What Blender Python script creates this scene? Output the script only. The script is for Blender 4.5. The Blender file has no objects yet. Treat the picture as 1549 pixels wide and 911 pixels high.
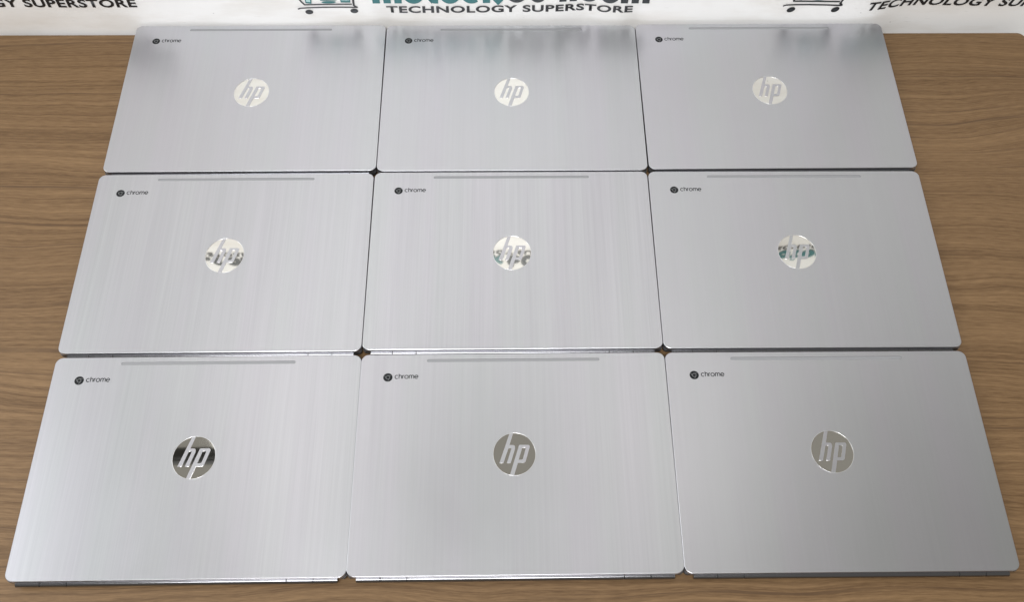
import bpy, bmesh, math, random
from mathutils import Vector, Matrix
random.seed(7)
S = bpy.context.scene
COL = S.collection
PI = math.pi

# ------------------------------------------------------------------ camera, world, lamps, exposure
cam = bpy.data.objects.new('camera', bpy.data.cameras.new('camera'))
COL.objects.link(cam)
cam.location = (-0.00586, -0.54661, 0.88547)
cam.rotation_euler = (0.51402, -0.0091, -0.01221)
cam.data.sensor_width = 36.0
cam.data.lens = 36.0 * 1499.17 / 1549.0
cam.data.shift_x = -(787.33 - 774.5) / 1549.0
cam.data.shift_y = (455.74 - 455.5) / 1549.0
cam.data.clip_start = 0.02
cam.data.clip_end = 100
S.camera = cam

world = bpy.data.worlds.new('World')
S.world = world
world.use_nodes = True
wb = world.node_tree.nodes['Background']
wb.inputs[0].default_value = (0.80, 0.765, 0.70, 1)
wb.inputs[1].default_value = 0.37

def area(name, loc, aim, sx, sy, power, color):
    l = bpy.data.lights.new(name, 'AREA')
    l.shape = 'RECTANGLE'; l.size = sx; l.size_y = sy
    l.energy = power; l.color = color
    o = bpy.data.objects.new(name, l); COL.objects.link(o)
    o.location = loc
    o.rotation_euler = (Vector(aim) - Vector(loc)).to_track_quat('-Z', 'Y').to_euler()
    return o
area('light_panel', (-3.00, 0.30, 2.30), (-1.2, 0.1, 0), 1.8, 2.2, 52, (0.94, 0.97, 1.0))
area('light_panel', (-0.35, -1.30, 2.20), (-0.05, 0.33, 0.60), 1.3, 0.8, 27, (0.985, 0.99, 1.0)).data.spread = math.radians(110)

area('light_panel', (-0.74, 0.64, 2.40), (-0.3, -0.2, 0), 0.42, 0.5, 1.7, (1.0, 0.985, 0.95))  # added fill, no known fixture: brightens the near left and centre lids
area('light_panel', (0.55, 0.64, 2.40), (0.15, -0.2, 0), 0.55, 0.5, 1.5, (1.0, 0.98, 0.94))  # weaker added twin, lifting the near right lid

S.view_settings.view_transform = 'Standard'
S.view_settings.look = 'None'
S.view_settings.exposure = 0.0
S.view_settings.gamma = 1.0

# ------------------------------------------------------------------ node helpers
def mat(name):
    m = bpy.data.materials.new(name); m.use_nodes = True
    return m, m.node_tree.nodes, m.node_tree.links, m.node_tree.nodes['Principled BSDF']

def simple(name, color, rough=0.5, metal=0.0):
    m, n, l, b = mat(name)
    b.inputs['Base Color'].default_value = (*color, 1)
    b.inputs['Roughness'].default_value = rough
    b.inputs['Metallic'].default_value = metal
    return m

def mapping(n, l, src, scale, loc=None):
    mp = n.new('ShaderNodeMapping')
    mp.inputs['Scale'].default_value = scale
    if loc is not None: mp.inputs['Location'].default_value = loc
    l.new(src, mp.inputs['Vector'])
    return mp.outputs[0]

def noise(n, l, vec, scale=1.0, detail=3.0, rough=0.55, dist=0.0):
    t = n.new('ShaderNodeTexNoise')
    t.inputs['Scale'].default_value = scale
    t.inputs['Detail'].default_value = detail
    t.inputs['Roughness'].default_value = rough
    t.inputs['Distortion'].default_value = dist
    l.new(vec, t.inputs['Vector'])
    return t.outputs['Fac']

def math_(n, l, op, a, b=None, c=None):
    t = n.new('ShaderNodeMath'); t.operation = op
    for i, v in enumerate((a, b, c)):
        if v is None: continue
        if isinstance(v, (int, float)): t.inputs[i].default_value = v
        else: l.new(v, t.inputs[i])
    return t.outputs[0]

def maprange(n, l, v, a, b, c, d, smooth=False):
    t = n.new('ShaderNodeMapRange')
    if smooth: t.interpolation_type = 'SMOOTHSTEP'
    l.new(v, t.inputs[0])
    for i, x in enumerate((a, b, c, d)): t.inputs[i + 1].default_value = x
    return t.outputs[0]

def mix(n, l, fac, a, b):
    t = n.new('ShaderNodeMix'); t.data_type = 'RGBA'
    if isinstance(fac, (int, float)): t.inputs[0].default_value = fac
    else: l.new(fac, t.inputs[0])
    for i, v in ((6, a), (7, b)):
        if isinstance(v, tuple): t.inputs[i].default_value = (*v, 1)
        else: l.new(v, t.inputs[i])
    return t.outputs[2]

# ------------------------------------------------------------------ materials
def brushed_aluminium():
    m, n, l, b = mat('brushed_aluminium')
    tc = n.new('ShaderNodeTexCoord'); oi = n.new('ShaderNodeObjectInfo')
    off = n.new('ShaderNodeVectorMath'); off.operation = 'ADD'
    cmb = n.new('ShaderNodeCombineXYZ')
    l.new(math_(n, l, 'MULTIPLY', oi.outputs['Random'], 17.3), cmb.inputs[0])
    l.new(math_(n, l, 'MULTIPLY', oi.outputs['Random'], 9.1), cmb.inputs[1])
    l.new(tc.outputs['Object'], off.inputs[0]); l.new(cmb.outputs[0], off.inputs[1])
    v = off.outputs[0]
    fine = noise(n, l, mapping(n, l, v, (1500, 9, 1)), 1, 3, 0.6)
    mid = noise(n, l, mapping(n, l, v, (330, 3.5, 1)), 1, 3, 0.6)
    wide = noise(n, l, mapping(n, l, v, (55, 1.6, 1)), 1, 2, 0.5)
    cloud = noise(n, l, mapping(n, l, v, (6, 5, 1)), 1, 3, 0.5)
    # sparse longer scratches, stronger on one part of each lid than another
    scr = maprange(n, l, noise(n, l, mapping(n, l, v, (700, 5, 1)), 1, 2, 0.5), 0.62, 0.74, 0, 1)
    scr = math_(n, l, 'MULTIPLY', scr, maprange(n, l, cloud, 0.40, 0.65, 0, 1))
    s = math_(n, l, 'ADD', math_(n, l, 'MULTIPLY', fine, 0.32), math_(n, l, 'MULTIPLY', mid, 0.40))
    s = math_(n, l, 'ADD', s, math_(n, l, 'MULTIPLY', wide, 0.28))
    s = math_(n, l, 'SUBTRACT', s, math_(n, l, 'MULTIPLY', scr, 0.12))
    amp = math_(n, l, 'MULTIPLY', oi.outputs['Object Index'], 0.1)     # how strongly this unit shows its brushing
    s = math_(n, l, 'ADD', math_(n, l, 'MULTIPLY', math_(n, l, 'SUBTRACT', s, 0.5), amp), 0.5)
    colr = mix(n, l, maprange(n, l, s, 0.36, 0.64, 0, 1), (0.496, 0.500, 0.527), (0.569, 0.573, 0.600))
    tint = mix(n, l, maprange(n, l, noise(n, l, mapping(n, l, v, (26, 1.2, 1)), 1, 2), 0.35, 0.65, 0, 1), (0.985, 1.0, 0.985), (1.0, 0.985, 1.0))
    mm = n.new('ShaderNodeMix'); mm.data_type = 'RGBA'; mm.blend_type = 'MULTIPLY'; mm.inputs[0].default_value = 1
    l.new(colr, mm.inputs[6]); l.new(tint, mm.inputs[7])
    l.new(mm.outputs[2], b.inputs['Base Color'])
    b.inputs['Metallic'].default_value = 0.95
    r = math_(n, l, 'ADD', maprange(n, l, s, 0.3, 0.7, 0.365, 0.315), maprange(n, l, cloud, 0.3, 0.7, -0.015, 0.02))
    smear = noise(n, l, mapping(n, l, v, (38, 24, 1)), 1, 5, 0.65, 0.6)      # faint handling marks
    r = math_(n, l, 'ADD', r, maprange(n, l, smear, 0.54, 0.74, 0.0, 0.010))
    l.new(r, b.inputs['Roughness'])
    b.inputs['Anisotropic'].default_value = 0.45
    tg = n.new('ShaderNodeCombineXYZ'); tg.inputs[1].default_value = 1.0
    l.new(tg.outputs[0], b.inputs['Tangent'])
    bp = n.new('ShaderNodeBump'); bp.inputs['Strength'].default_value = 0.10; bp.inputs['Distance'].default_value = 0.0002
    l.new(s, bp.inputs['Height']); l.new(bp.outputs[0], b.inputs['Normal'])
    return m
ALU = brushed_aluminium()
EDGE = simple('bare_aluminium_edge', (0.80, 0.80, 0.81), 0.28, 1.0)
MIRROR = simple('polished_emblem_metal', (0.77, 0.76, 0.715), 0.03, 1.0)
HINGE = simple('polished_hinge_metal', (0.20, 0.20, 0.21), 0.17, 1.0)
JOINT = simple('dark_joint', (0.01, 0.01, 0.011), 0.7)
BASE = simple('base_aluminium', (0.10, 0.10, 0.105), 0.45, 0.7)
STRIPM = simple('antenna_plastic', (0.265, 0.27, 0.28), 0.5, 0.1)
BLACK = simple('badge_black', (0.010, 0.011, 0.012), 0.6)
BLACK.node_tree.nodes['Principled BSDF'].inputs['Specular IOR Level'].default_value = 0.2
BADGEGREY = simple('badge_grey', (0.16, 0.165, 0.17), 0.35)
INKGREY = simple('lettering_ink', (0.014, 0.015, 0.017), 0.6)
INKGREY.node_tree.nodes['Principled BSDF'].inputs['Specular IOR Level'].default_value = 0.2
GREYTRIM = simple('edge_band_brown', (0.12, 0.08, 0.05), 0.5)

def wood():
    m, n, l, b = mat('walnut_laminate')
    tc = n.new('ShaderNodeTexCoord'); v0 = tc.outputs['Object']
    # slow sideways drift of the grain
    w1 = noise(n, l, mapping(n, l, v0, (2.3, 4.5, 1)), 1, 2, 0.5)
    w2 = noise(n, l, mapping(n, l, v0, (9.0, 16.0, 1)), 1, 2, 0.5)
    warp = math_(n, l, 'ADD', math_(n, l, 'MULTIPLY', math_(n, l, 'SUBTRACT', w1, 0.5), 0.062),
                 math_(n, l, 'MULTIPLY', math_(n, l, 'SUBTRACT', w2, 0.5), 0.0075))
    sep = n.new('ShaderNodeSeparateXYZ'); l.new(v0, sep.inputs[0])
    y = math_(n, l, 'ADD', sep.outputs[1], warp)
    cm = n.new('ShaderNodeCombineXYZ'); l.new(sep.outputs[0], cm.inputs[0]); l.new(y, cm.inputs[1])
    v = cm.outputs[0]
    bands = noise(n, l, mapping(n, l, v, (0.7, 48, 1)), 1, 4, 0.62)
    lines = noise(n, l, mapping(n, l, v, (1.8, 300, 1)), 1, 3, 0.6)
    pores = noise(n, l, mapping(n, l, v, (60, 1000, 1)), 1, 3, 0.65)
    dash = maprange(n, l, noise(n, l, mapping(n, l, v, (12, 520, 1), (3, 1, 0)), 1, 2, 0.5), 0.60, 0.75, 0, 1)
    vein = maprange(n, l, noise(n, l, mapping(n, l, v, (0.9, 165, 1), (5, 2, 0)), 1, 2, 0.5), 0.378, 0.345, 0, 1, True)
    vein = math_(n, l, 'MULTIPLY', vein, maprange(n, l, noise(n, l, mapping(n, l, v, (7, 14, 1), (9, 4, 0)), 1, 2), 0.35, 0.6, 0.15, 1))
    s = math_(n, l, 'ADD', math_(n, l, 'MULTIPLY', bands, 0.27), math_(n, l, 'MULTIPLY', lines, 0.36))
    s = math_(n, l, 'ADD', s, math_(n, l, 'MULTIPLY', pores, 0.37))
    base = mix(n, l, maprange(n, l, s, 0.40, 0.60, 0, 1), (0.106, 0.058, 0.024), (0.224, 0.136, 0.065))
    base = mix(n, l, math_(n, l, 'MULTIPLY', dash, 0.45), base, (0.10, 0.057, 0.028))
    base = mix(n, l, math_(n, l, 'MULTIPLY', vein, 0.70), base, (0.080, 0.044, 0.021))
    # a few knots and nicks
    vo = n.new('ShaderNodeTexVoronoi'); vo.inputs['Scale'].default_value = 1.0
    l.new(mapping(n, l, v0, (7.5, 9, 1)), vo.inputs['Vector'])
    dot = maprange(n, l, vo.outputs['Distance'], 0.016, 0.026, 1, 0)
    base = mix(n, l, math_(n, l, 'MULTIPLY', dot, 0.75), base, (0.06, 0.035, 0.02))
    vl = n.new('ShaderNodeTexVoronoi'); vl.inputs['Scale'].default_value = 1.0
    l.new(mapping(n, l, v0, (16, 21, 1), (4, 7, 0)), vl.inputs['Vector'])
    vs = n.new('ShaderNodeSeparateColor'); l.new(vl.outputs['Color'], vs.inputs[0])
    fleck = math_(n, l, 'MULTIPLY', maprange(n, l, vl.outputs['Distance'], 0.014, 0.026, 1, 0), maprange(n, l, vs.outputs[0], 0.80, 0.82, 0, 1))
    base = mix(n, l, math_(n, l, 'MULTIPLY', fleck, 0.8), base, (0.55, 0.47, 0.38))
    l.new(base, b.inputs['Base Color'])
    l.new(maprange(n, l, s, 0.35, 0.65, 0.50, 0.42), b.inputs['Roughness'])
    b.inputs['Specular IOR Level'].default_value = 0.35
    bp = n.new('ShaderNodeBump'); bp.inputs['Strength'].default_value = 0.12; bp.inputs['Distance'].default_value = 0.0004
    l.new(s, bp.inputs['Height']); l.new(bp.outputs[0], b.inputs['Normal'])
    return m
WOOD = wood()

def vinyl():
    m, n, l, b = mat('white_banner_vinyl')
    tc = n.new('ShaderNodeTexCoord'); v = tc.outputs['Object']
    smudge = noise(n, l, mapping(n, l, v, (7, 7, 26)), 1, 4, 0.6)
    c = mix(n, l, maprange(n, l, smudge, 0.46, 0.72, 0, 1), (0.86, 0.855, 0.845), (0.75, 0.725, 0.69))
    streak = maprange(n, l, noise(n, l, mapping(n, l, v, (42, 42, 420)), 1, 2, 0.5), 0.70, 0.80, 0, 1)
    c = mix(n, l, math_(n, l, 'MULTIPLY', streak, 0.35), c, (0.36, 0.34, 0.33))
    vo = n.new('ShaderNodeTexVoronoi'); vo.inputs['Scale'].default_value = 1.0
    l.new(mapping(n, l, v, (38, 1, 60)), vo.inputs['Vector'])
    wn = n.new('ShaderNodeSeparateColor'); l.new(vo.outputs['Color'], wn.inputs[0])
    dot = math_(n, l, 'MULTIPLY', maprange(n, l, vo.outputs['Distance'], 0.035, 0.06, 1, 0), maprange(n, l, wn.outputs[0], 0.62, 0.66, 0, 1))
    c = mix(n, l, math_(n, l, 'MULTIPLY', dot, 0.75), c, (0.12, 0.11, 0.11))
    l.new(c, b.inputs['Base Color'])
    b.inputs['Roughness'].default_value = 0.45
    return m
VINYL = vinyl()
INK = simple('black_print', (0.012, 0.012, 0.014), 0.45)
CHAR = simple('charcoal_print', (0.022, 0.028, 0.032), 0.45)
TEAL = simple('teal_print', (0.038, 0.165, 0.175), 0.45)
TEALPALE = simple('pale_teal_print', (0.42, 0.62, 0.62), 0.45)

# ------------------------------------------------------------------ mesh helpers
def link(name, me, m, parent=None):
    o = bpy.data.objects.new(name, me); COL.objects.link(o)
    if m is not None and not me.materials: me.materials.append(m)
    if parent is not None: o.parent = parent
    return o

def tag(o, label=None, cat=None, group=None, kind=None):
    if label: o['label'] = label
    if cat: o['category'] = cat
    if group: o['group'] = group
    if kind: o['kind'] = kind
    return o

def empty(name, loc, rz=0):
    o = bpy.data.objects.new(name, None); COL.objects.link(o)
    o.location = loc; o.rotation_euler = (0, 0, rz); o.empty_display_size = 0.02
    return o

def from_bm(name, bm):
    me = bpy.data.meshes.new(name); bm.to_mesh(me); bm.free(); me.update()
    return me

def rrect(w, d, r, seg=10, cx=0, cy=0):
    pts = []
    for sx, sy, a0 in ((1, 1, 0), (-1, 1, 90), (-1, -1, 180), (1, -1, 270)):
        for k in range(seg + 1):
            a = math.radians(a0 + 90 * k / seg)
            pts.append((cx + sx * (w / 2 - r) + r * math.cos(a), cy + sy * (d / 2 - r) + r * math.sin(a)))
    return pts

def loft(rings):
    """closed solid through rings of equal length, capped with n-gons"""
    bm = bmesh.new()
    vs = [[bm.verts.new(p) for p in r] for r in rings]
    N = len(vs[0])
    for a, b in zip(vs, vs[1:]):
        for i in range(N):
            bm.faces.new((a[i], a[(i + 1) % N], b[(i + 1) % N], b[i]))
    bm.faces.new(list(reversed(vs[0]))); bm.faces.new(vs[-1])
    bmesh.ops.recalc_face_normals(bm, faces=bm.faces)
    return bm

def slab(w, d, r, levels, seg=10, cx=0, cy=0):
    """levels: (z, inset)"""
    return loft([[(x, y, z) for x, y in rrect(w - 2 * i, d - 2 * i, max(r - i, 0.0005), seg, cx, cy)] for z, i in levels])

def filled(name, loops, half=0.0, z=0.0, bevel=0.0):
    """flat or extruded outline with holes (a 2D filled curve turned to a mesh)"""
    cu = bpy.data.curves.new(name, 'CURVE'); cu.dimensions = '2D'; cu.fill_mode = 'BOTH'
    cu.extrude = half
    if bevel: cu.bevel_depth = bevel; cu.bevel_resolution = 1; cu.offset = -bevel
    for lp in loops:
        sp = cu.splines.new('POLY'); sp.points.add(len(lp) - 1); sp.use_cyclic_u = True
        for p, q in zip(sp.points, lp): p.co = (q[0], q[1], 0, 1)
    o = bpy.data.objects.new(name, cu); COL.objects.link(o)
    bpy.context.view_layer.update()
    me = bpy.data.meshes.new_from_object(o.evaluated_get(bpy.context.evaluated_depsgraph_get()))
    bpy.data.objects.remove(o)
    me.transform(Matrix.Translation((0, 0, z))); me.name = name
    return me

def fillet(pts):
    """pts: (x, y, radius) -> rounded polygon"""
    out = []; N = len(pts)
    for i, (x, y, r) in enumerate(pts):
        p = Vector((x, y))
        if r <= 0: out.append((x, y)); continue
        a = (Vector(pts[i - 1][:2]) - p); b = (Vector(pts[(i + 1) % N][:2]) - p)
        ta = min(r, a.length * 0.48); tb = min(r, b.length * 0.48)
        pa = p + a.normalized() * ta; pb = p + b.normalized() * tb
        for k in range(7):
            t = k / 6; q = pa * (1 - t) ** 2 + p * 2 * t * (1 - t) + pb * t * t
            out.append((q.x, q.y))
    return out

def ribbon(bm, pts, w, z=0.0, closed=False, mi=0):
    """flat stroke along a polyline"""
    P = [Vector(p) for p in pts]; N = len(P); L = []; R = []
    for i in range(N):
        if closed: d0 = (P[i] - P[i - 1]).normalized(); d1 = (P[(i + 1) % N] - P[i]).normalized()
        else:
            d0 = (P[i] - P[max(i - 1, 0)]); d1 = (P[min(i + 1, N - 1)] - P[i])
            d0 = d0.normalized() if d0.length > 0 else d1.normalized()
            d1 = d1.normalized() if d1.length > 0 else d0
        t = (d0 + d1); t = t.normalized() if t.length > 1e-6 else d0
        nrm = Vector((-t.y, t.x)); c = max(0.5, nrm.dot(Vector((-d0.y, d0.x))))
        ww = w(i / (N - 1)) if callable(w) else w
        L.append(bm.verts.new((*(P[i] + nrm * ww / 2 / c), z))); R.append(bm.verts.new((*(P[i] - nrm * ww / 2 / c), z)))
    for i in range(N if closed else N - 1):
        j = (i + 1) % N
        f = bm.faces.new((R[i], R[j], L[j], L[i])); f.material_index = mi

def arc(cx, cy, rx, ry, a0, a1, n=16):
    return [(cx + rx * math.cos(math.radians(a0 + (a1 - a0) * k / n)), cy + ry * math.sin(math.radians(a0 + (a1 - a0) * k / n))) for k in range(n + 1)]

def poly(bm, pts, z=0.0, mi=0):
    f = bm.faces.new([bm.verts.new((x, y, z)) for x, y in pts]); f.material_index = mi
    return f

# ------------------------------------------------------------------ tabletop
table = tag(empty('table', (0, 0, 0)), 'walnut wood effect table carrying nine closed laptops in a grid', 'table')
TX0, TX1, TY0, TY1 = -1.15, 0.6285, -0.62, 0.3272
tw, td = TX1 - TX0, TY1 - TY0
tcx, tcy = (TX0 + TX1) / 2, (TY0 + TY1) / 2
link('tabletop', from_bm('tabletop', slab(tw, td, 0.011, [(-0.0245, 0.0012), (-0.0015, 0.0012), (-0.0004, 0.0004), (0, 0.0016)][0:1] + [(-0.0020, 0.0012), (-0.0006, 0.0016), (0.0, 0.0026)], 10, tcx, tcy)), WOOD, table)
bm = slab(tw, td, 0.011, [(-0.026, 0.0), (-0.0022, 0.0)], 10, tcx, tcy)
link('edge_band', from_bm('edge_band', bm), GREYTRIM, table)

# ------------------------------------------------------------------ banner behind the table
def fold(x, z):
    """forward/backward lie of the hanging vinyl"""
    y = 0.3315
    y += 0.0012 * math.sin(5.1 * x + 0.9) + 0.0009 * math.sin(13.0 * x + 2.1 + 1.5 * z) + 0.0006 * math.sin(29 * x + 6 * z)
    y += 0.011 / (1 + math.exp(-(x - 0.455) / 0.012))
    # pressed back where the corners of the rear laptops touch it
    for cx in (-0.149, 0.150):
        y += 0.0022 * math.exp(-((x - cx) / 0.012) ** 2 - ((z - 0.012) / 0.02) ** 2)
    # creases that lift a bit of the right-hand word
    y += 0.0030 * math.exp(-((x - 0.085) / 0.022) ** 2) * math.exp(-((z - 0.03) / 0.06) ** 2)
    y += 0.0015 * math.sin(3.3 * z + 1.1 * x)
    y = max(y, 0.3288)
    return y + 0.035 * max(z, 0.0)
bm = bmesh.new()
NX, NZ = 420, 70
X0, X1, Z0, Z1 = -1.45, 1.45, -0.16, 1.27
def zc(k):
    t = k / NZ
    return Z0 + (Z1 - Z0) * (0.35 * t + 0.65 * t * t)
grid = [[bm.verts.new((X0 + (X1 - X0) * i / NX, fold(X0 + (X1 - X0) * i / NX, zc(k)), zc(k))) for i in range(NX + 1)] for k in range(NZ + 1)]
for k in range(NZ):
    for i in range(NX):
        bm.faces.new((grid[k][i], grid[k][i + 1], grid[k + 1][i + 1], grid[k + 1][i]))
for f in bm.faces: f.smooth = True
bme = from_bm('banner', bm)
banner = link('banner', bme, VINYL)
tag(banner, 'white printed vinyl banner hanging behind the far edge of the table', 'banner')

def on_banner(me, x0, z0, sx=1.0, sz=1.0, shear=0.0, off=0.0010):
    """lay a flat print (x right, y up, metres) on the banner's folds"""
    for v in me.vertices:
        x = x0 + v.co.x * sx + shear * v.co.y; z = z0 + v.co.y * sz
        v.co = Vector((x, fold(x, z) - off - v.co.z, z))
    me.update()
    return me

def text_mesh(body, width, height, bold=0.0, sub=True, space=1.0):
    cu = bpy.data.curves.new('lettering', 'FONT'); cu.body = body; cu.size = 1; cu.offset = bold; cu.space_character = space
    cu.resolution_u = 5
    o = bpy.data.objects.new('lettering', cu); COL.objects.link(o)
    bpy.context.view_layer.update()
    me = bpy.data.meshes.new_from_object(o.evaluated_get(bpy.context.evaluated_depsgraph_get()))
    bpy.data.objects.remove(o)
    xs = [v.co.x for v in me.vertices]; ys = [v.co.y for v in me.vertices]
    cap = 0.729                      # capital height of the built-in face
    x0, x1 = min(xs), max(xs)
    for v in me.vertices:
        v.co.x = (v.co.x - x0) / (x1 - x0) * width
        v.co.y = v.co.y / cap * height
        v.co.z = 0
    me.update()
    return me

def block_word(word, width, height):
    """heavy rounded display lettering, baseline at y = 0, small-letter height = height"""
    bm = bmesh.new(); x = 0.0; w = 0.40; n_ = [0]
    def st(pts, closed=False, ww=w):
        n_[0] += 1
        ribbon(bm, pts, ww, 0.00003 * n_[0], closed)
    h = w / 2
    for ch in word:
        if ch == 'm':
            for q in (0, 0.60, 1.20): st([(x + h + q, 0), (x + h + q, 0.80 if q else 1.0)])
            for q in (0, 0.60): st(arc(x + h + q + 0.30, 0.66, 0.30, 0.18, 180, 0, 10), ww=0.34)
            x += 1.20 + w + 0.10
        elif ch in 'oc':
            if ch == 'o': st([(x + 0.56 + 0.37 * math.cos(t), 0.5 + 0.32 * math.sin(t)) for t in [2 * PI * k / 32 for k in range(32)]], True)
            else: st(arc(x + 0.56, 0.5, 0.37, 0.32, 48, 312, 24))
            x += 1.12 + 0.06
        elif ch == 't':
            st([(x + 0.34, 1.32), (x + 0.34, 0.30)] + arc(x + 0.56, 0.32, 0.22, 0.15, 180, 275, 8) + [(x + 0.72, 0.17)], ww=0.36)
            st([(x, 0.86), (x + 0.72, 0.86)], ww=0.26); x += 0.74 + 0.08
        elif ch == 'k':
            st([(x + h, 0), (x + h, 1.42)]); st([(x + h, 0.42), (x + 0.96, 1.0)], ww=0.36); st([(x + 0.46, 0.56), (x + 0.98, 0.0)], ww=0.40); x += 1.16
        elif ch in '60':
            st([(x + 0.56 + 0.37 * math.cos(t), (0.5 if ch == '6' else 0.70) + (0.32 if ch == '6' else 0.52) * math.sin(t)) for t in [2 * PI * k / 32 for k in range(32)]], True)
            if ch == '6': st(arc(x + 0.62, 0.50, 0.43, 0.86, 180, 95, 12), ww=0.36)
            x += 1.12 + 0.06
        elif ch == '4':
            st([(x + 0.78, 0), (x + 0.78, 1.40)]); st([(x + 0.02, 0.42), (x + 1.08, 0.42)], ww=0.26); st([(x + 0.18, 0.44), (x + 0.72, 1.32)], ww=0.30); x += 1.16
        elif ch == '.':
            st([(x + h, 0), (x + h, 0.34)]); x += w + 0.10
    for v in bm.verts: v.co.x *= width / x; v.co.y *= height
    bmesh.ops.subdivide_edges(bm, edges=[e for e in bm.edges if e.calc_length() > 0.012], cuts=2)
    return from_bm('shop_name_lettering', bm)

def cart_mesh():
    """line-drawn trolley, about 74 mm wide, axle level at y = 0"""
    bm = bmesh.new()
    K, T, P = 0, 1, 2
    def st(pts, w, mi=K, z=0.0): ribbon(bm, pts, w, z, False, mi)
    st([(0.000, 0.0085), (0.003, 0.0100), (0.012, 0.0106), (0.030, 0.0108), (0.050, 0.0102), (0.070, 0.0092)], 0.0020)
    st([(0.070, 0.0088), (0.066, 0.0125), (0.066, 0.020), (0.069, 0.044), (0.0725, 0.058), (0.082, 0.060)], 0.0024)
    st([(0.064, 0.0150), (0.036, 0.0158), (0.009, 0.0160), (0.006, 0.021), (-0.004, 0.046)], 0.0021)
    st([(-0.005, 0.0460), (0.030, 0.0475), (0.069, 0.0480)], 0.0020)
    st([(-0.0005, 0.0370), (0.067, 0.0385)], 0.0012, K, 0.0001)
    for cx in (0.0125, 0.0655):
        poly(bm, arc(cx, 0.0030, 0.0046, 0.0040, 0, 350, 20), 0.0, K)
        poly(bm, arc(cx, 0.0030, 0.0022, 0.0018, 0, 350, 14), 0.0003, 3)
    poly(bm, [(0.0105, 0.0190), (0.0170, 0.0175), (0.0190, 0.0315), (0.0100, 0.0325)], 0.0, T)
    poly(bm, [(0.0118, 0.0215), (0.0162, 0.0205), (0.0172, 0.0300), (0.0115, 0.0310)], 0.0003, P)
    poly(bm, arc(0.0375, 0.0195, 0.0085, 0.0021, 0, 350, 20), 0.0, T)
    poly(bm, [(0.0280, 0.0225), (0.0470, 0.0225), (0.0470, 0.0350), (0.0280, 0.0350)], 0.0, T)
    poly(bm, [(0.0300, 0.0245), (0.0450, 0.0245), (0.0450, 0.0335), (0.0300, 0.0335)], 0.0003, P)
    poly(bm, [(0.0515, 0.0185), (0.0625, 0.0180), (0.0630, 0.0290), (0.0510, 0.0295)], 0.0, T)
    poly(bm, [(0.0525, 0.0215), (0.0618, 0.0212), (0.0618, 0.0222), (0.0525, 0.0226)], 0.0003, P)
    bmesh.ops.subdivide_edges(bm, edges=[e for e in bm.edges if e.calc_length() > 0.012], cuts=3)
    me = from_bm('cart_logo', bm)
    for m in (INK, TEAL, TEALPALE, CHAR): me.materials.append(m)
    return me

PX, PZ = 0.5875, 0.545
#          dx       dz    cap scale  shear
LAY = {-1: (0.0070, 0.0398, 0.0118, 0.00), 0: (0.0020, 0.0282, 0.0100, 0.0), 1: (-0.0145, 0.0282, 0.0118, 0.32)}
for row in (0, 1, 2):
    for c in (-2, -1, 0, 1, 2):
        if row == 0: dx, zb, cap, sh = LAY[max(-1, min(1, c))]
        else: dx, zb, cap, sh = 0.0, 0.0145, 0.0118, 0.0
        z0 = zb + row * PZ; x0 = c * PX + dx
        if row == 0 and abs(c) == 2: continue
        t = on_banner(text_mesh('TECHNOLOGY SUPERSTORE', 0.292, cap, 0.030, space=1.08), x0 - 0.148, z0, shear=sh)
        link('slogan_lettering', t, INK, banner)
        k = cap / 0.0118
        zt = z0 + cap + (0.0042 if row or not c else 0.0075)
        a = on_banner(block_word('motock', 0.154, (0.026 if row else 0.031) * k), x0 - 0.163, zt, shear=sh)
        link('shop_name_lettering', a, TEAL, banner)
        a = on_banner(block_word('604.com', 0.170, (0.026 if row else 0.031) * k), x0 - 0.0055, zt, shear=sh)
        link('shop_name_lettering', a, CHAR, banner)
        link('cart_logo', on_banner(cart_mesh(), x0 - 0.2515, z0 + (0.001 if c == 0 else 0.0), sz=k, shear=sh), None, banner)
# dark rod in the upper hem, and two unseen boards added for a dark band in the near-left emblem
bm = bmesh.new()
bmesh.ops.create_cone(bm, cap_ends=True, segments=16, radius1=0.012, radius2=0.012, depth=2.92, matrix=Matrix.Translation((0, fold(0, 1.27), 1.275)) @ Matrix.Rotation(PI / 2, 4, 'Y'))
link('hem_rod', from_bm('hem_rod', bm), simple('dark_rod', (0.03, 0.03, 0.032), 0.4, 0.5), banner)
DARKBOARD = simple('dark_board', (0.06, 0.062, 0.065), 0.5)
for z0_, z1_ in ((1.698, 1.706), (1.722, 1.752)):
    bm = bmesh.new()
    bmesh.ops.create_cube(bm, size=1, matrix=Matrix.Translation((-0.85, 0.43, (z0_ + z1_) / 2)) @ Matrix.Diagonal((1.0, 0.03, z1_ - z0_, 1)))
    link('added_board', from_bm('added_board', bm), DARKBOARD, banner)

# ------------------------------------------------------------------ the laptop, built once
LW, LD, LH = 0.2968, 0.2165, 0.0129
ER, EY = (0.0198, 0.0209), 0.0040           # emblem half-axes, centre offset
def apply_boolean(o, cutters):
    for c in cutters:
        md = o.modifiers.new('cut', 'BOOLEAN'); md.operation = 'DIFFERENCE'; md.solver = 'EXACT'; md.object = c
    bpy.context.view_layer.update()
    me = bpy.data.meshes.new_from_object(o.evaluated_get(bpy.context.evaluated_depsgraph_get()))
    o.modifiers.clear(); old = o.data; o.data = me
    me.name = old.name; bpy.data.meshes.remove(old)
    for c in cutters: bpy.data.objects.remove(c)

def pt(px, py):                              # traced emblem, circle of radius 1
    return ((px - 711) / 291.0, (423.5 - py) / 298.0)

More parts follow.
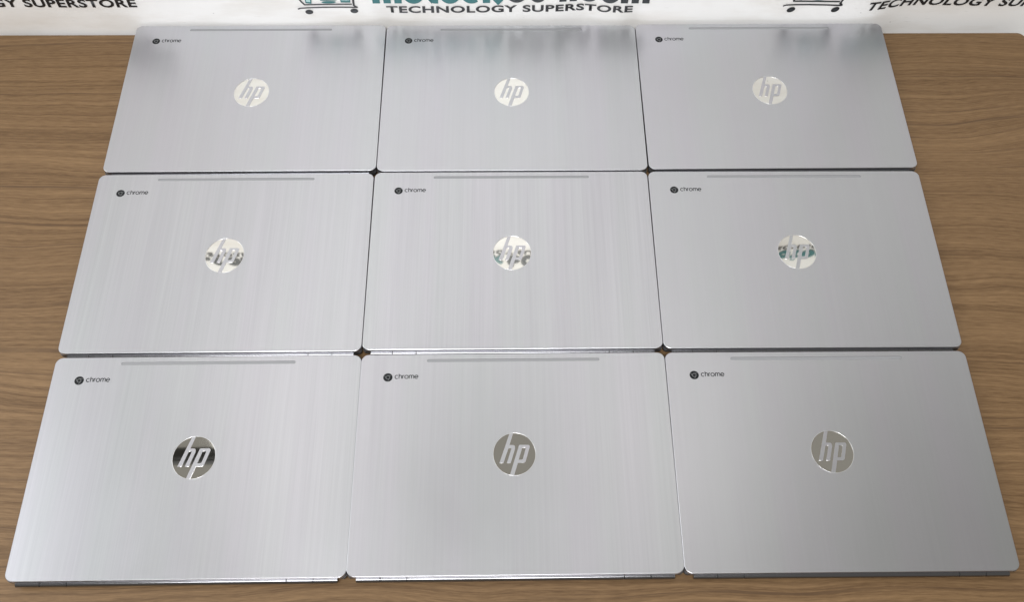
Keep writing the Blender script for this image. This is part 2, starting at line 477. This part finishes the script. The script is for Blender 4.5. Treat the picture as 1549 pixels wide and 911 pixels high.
def emblem_loops():
    def circ_at(p, q):                       # where the line p->q leaves the circle of radius 1.012
        p, q = Vector(p), Vector(q); d = (q - p).normalized(); b = p.dot(d); c = p.dot(p) - 1.012 ** 2
        s = p + d * (-b + math.sqrt(b * b - c)); return (s.x, s.y)
    a = circ_at(pt(505, 550), pt(641, 146)); b = circ_at(pt(652, 262), pt(694, 133))
    top = Vector(((a[0] + b[0]) / 2, (a[1] + b[1]) / 2)).normalized() * 1.012
    h = [(*pt(505, 550), 0), (*a, 0), (top.x, top.y, 0), (*b, 0), (*pt(643, 297), 0.03), (*pt(716, 297), 0.10),
         (*pt(722, 345), 0.05), (*pt(659, 550), 0), (*pt(606, 550), 0), (*pt(674, 335), 0.07), (*pt(632, 335), 0.07), (*pt(560, 550), 0)]
    c = circ_at(pt(775, 297), pt(646, 718)); d = circ_at(pt(757, 548), pt(704, 716))
    bot = Vector(((c[0] + d[0]) / 2, (c[1] + d[1]) / 2)).normalized() * 1.012
    p = [(*pt(776, 297), 0.03), (*c, 0), (bot.x, bot.y, 0), (*d, 0), (*pt(757, 548), 0), (*pt(856, 548), 0.10), (*pt(930, 297), 0.14)]
    hole = [(*pt(818, 335), 0.03), (*pt(768, 505), 0.02), (*pt(822, 505), 0.07), (*pt(870, 335), 0.07)]
    sc = lambda L: [(x * ER[0], EY + y * ER[1]) for x, y in L]
    return sc(fillet(h)), sc(fillet(p)), sc(fillet(hole))

def build_laptop():
    root = empty('laptop', (0, 0, 0))
    # lower half of the shell
    base = link('base', from_bm('base', slab(LW - 0.0006, LD - 0.0012, 0.0034, [(0, 0.004), (0.0010, 0.0016), (0.0030, 0.0002), (0.0074, 0)], 10, 0, 0.0002)), BASE, root)
    # lid with milled recesses
    lid = link('lid', from_bm('lid', slab(LW, LD, 0.0074, [(0.0080, 0.0004), (0.0084, 0), (LH - 0.0004, 0), (LH - 0.00015, 0.00015), (LH, 0.00045)], 12)), ALU, root)
    c1 = link('cutter', from_bm('cutter', loft([[(x, y + EY, z) for x, y in arc(0, 0, ER[0], ER[1], 0, 360 * 71 / 72, 71)] for z in (LH - 0.0005, LH + 0.002)])), None)
    c2 = link('cutter', from_bm('cutter', slab(0.1690, 0.0032, 0.0015, [(LH - 0.0005, 0), (LH + 0.002, 0)], 8, 0, 0.1012)), None)
    apply_boolean(lid, [c1, c2])
    # antenna window in its slot
    s = slab(0.1686, 0.0029, 0.0013, [(LH - 0.0005, 0), (LH - 0.00012, 0), (LH - 0.00008, 0.0001)], 8, 0, 0.1012)
    link('antenna_strip', from_bm('antenna_strip', s), STRIPM, lid)
    # mirror disc, letters left standing in it, bright rim
    disc = link('emblem', from_bm('emblem', loft([[(x, y + EY, z) for x, y in arc(0, 0, ER[0] - 0.00012, ER[1] - 0.00012, 0, 355, 71)] for z in (LH - 0.0005, LH - 0.00022)])), MIRROR, root)
    h, p, hole = emblem_loops()
    link('emblem_letters', filled('emblem_letters', [h, p, hole], 0.00024, LH - 0.0002), ALU, disc).pass_index = 4
    rim = bmesh.new()
    N, M = 72, 8
    rg = []
    for i in range(N):
        a = 2 * PI * i / N; ring = []
        for k in range(M):
            t = 2 * PI * k / M; q = 0.00022 * math.cos(t)
            ring.append(rim.verts.new(((ER[0] + q) * math.cos(a), EY + (ER[1] + q) * math.sin(a), LH - 0.00006 + 0.00016 * math.sin(t))))
        rg.append(ring)
    for i in range(N):
        for k in range(M):
            f = rim.faces.new((rg[i][k], rg[(i + 1) % N][k], rg[(i + 1) % N][(k + 1) % M], rg[i][(k + 1) % M])); f.smooth = True
    link('emblem_rim', from_bm('emblem_rim', rim), EDGE, disc)
    # round black badge
    bx, by, br = -0.1216, 0.0836, 0.0045
    badge = link('badge', from_bm('badge', loft([[(x, y, z) for x, y in arc(bx, by, br, br, 0, 352, 44)] for z in (LH - 0.0002, LH + 0.00005)])), BLACK, root)
    sy = bmesh.new()
    ri = br * 0.40
    ribbon(sy, [(bx + x, by + y) for x, y in arc(0, 0, ri, ri, 0, 350, 30)], 0.00042, LH + 0.00010, True)
    for k in range(3):
        a = math.radians(90 - 120 * k); p0 = Vector((math.cos(a), math.sin(a))) * (ri + 0.00012); d = Vector((math.sin(a), -math.cos(a)))
        e = p0 + d * br * 0.72
        ribbon(sy, [(bx + p0.x - d.x * br * 0.12, by + p0.y - d.y * br * 0.12), (bx + e.x, by + e.y)], 0.00036, LH + 0.00011)
    link('badge_symbol', from_bm('badge_symbol', sy), BADGEGREY, badge)
    # thin round-letter word beside it
    le = bmesh.new(); x = 0.0; strokes = []
    strokes.append([(px + 0.48, py) for px, py in arc(0, 0.5, 0.48, 0.5, 48, 312, 20)]); x = 0.92 + 0.26
    strokes.append([(x, 1.42), (x, 0)]); strokes.append([(x, 0.5)] + arc(x + 0.37, 0.60, 0.37, 0.40, 165, 0, 12) + [(x + 0.74, 0)]); x += 0.74 + 0.32
    strokes.append([(x, 1.0), (x, 0)]); strokes.append([(x, 0.5)] + arc(x + 0.40, 0.56, 0.40, 0.44, 170, 90, 8)); x += 0.42 + 0.20
    strokes.append(arc(x + 0.5, 0.5, 0.5, 0.5, 0, 360, 28)); x += 1.0 + 0.32
    strokes.append([(x, 1.0), (x, 0)])
    for q in (0, 0.66): strokes.append([(x + q, 0.55)] + arc(x + q + 0.33, 0.62, 0.33, 0.38, 165, 0, 12) + [(x + q + 0.66, 0)])
    x += 1.32 + 0.28
    strokes.append([(x + 0.03, 0.5), (x + 0.96, 0.5)] + arc(x + 0.49, 0.5, 0.48, 0.5, 4, 318, 24)); x += 0.97
    kx, ky = 0.0222 / x, 0.0036
    for s_ in strokes: ribbon(le, [(-0.1147 + a * kx, 0.0822 + b * ky) for a, b in s_], 0.00078, LH + 0.00006)
    link('lettering', from_bm('lettering', le), INKGREY, root)
    # hinge barrel: long centre and two short knuckles at each end, dark joints between
    hy, hz, hr = -LD / 2 - 0.0002, 0.0054, 0.0029
    def barrel(x0, x1, r):
        b = bmesh.new()
        prof = [(x0, r), (x1, r)]
        rings = [[(xx, hy + rr * math.cos(2 * PI * k / 28), hz + rr * math.sin(2 * PI * k / 28)) for k in range(28)] for xx, rr in prof]
        b.free(); b = loft(rings)
        for f in b.faces: f.smooth = len(f.verts) == 4
        bmesh.ops.split_edges(b, edges=[e for e in b.edges if any(len(f.verts) > 4 for f in e.link_faces)])
        return b
    cuts = [-0.1405, -0.1190, -0.0955, 0.0955, 0.1190, 0.1405]
    hinge = link('hinge', from_bm('hinge', barrel(cuts[2] + 0.0004, cuts[3] - 0.0004, hr)), HINGE, root)
    for i in (0, 1, 3, 4):
        link('knuckle', from_bm('knuckle', barrel(cuts[i] + 0.0004, cuts[i + 1] - 0.0004, hr)), HINGE, hinge)
    for i in (1, 2, 3, 4):
        link('joint', from_bm('joint', barrel(cuts[i] - 0.00045, cuts[i] + 0.00045, hr * 0.9)), JOINT, hinge)
    return root

def copy_tree(o, parent=None):
    c = o.copy(); COL.objects.link(c)
    if parent is not None: c.parent = parent
    for ch in list(o.children): copy_tree(ch, c)
    return c

proto = build_laptop()
SPOTS = [
 (-0.29632,  0.21895,  0.00256, 'closed silver laptop at the far left corner of the grid, touching the banner'),
 ( 0.00131,  0.21841, -0.00037, 'closed silver laptop in the middle of the far row, directly below the TECHNOLOGY SUPERSTORE print'),
 ( 0.29914,  0.21988,  0.00238, 'closed silver laptop at the far right corner of the grid, touching the banner'),
 (-0.29749, -0.00136,  0.00226, 'closed silver laptop at the left end of the middle row'),
 ( 0.0,      0.0,     -0.0,     'closed silver laptop at the very centre of the grid, surrounded by the other eight'),
 ( 0.29744, -0.00065, -0.00247, 'closed silver laptop at the right end of the middle row'),
 (-0.29615, -0.22233,  0.00289, 'brightest closed silver laptop at the near left corner of the grid'),
 ( 0.00049, -0.22144,  0.00181, 'closed silver laptop in the middle of the nearest row, along the front of the table'),
 ( 0.29745, -0.22162, -0.00122, 'closed silver laptop at the near right corner of the grid'),
]
for i, (x, y, a, lab) in enumerate(SPOTS):
    o = proto if i == 0 else copy_tree(proto)
    next(c for c in o.children if c.name.startswith('lid')).pass_index = (4, 4, 2, 9, 10, 3, 10, 7, 3)[i]
    o.location = (x, y, 0.0); o.rotation_euler = (0, 0, a)
    tag(o, lab, 'laptop', 'nine silver laptops laid out in a grid on the table')
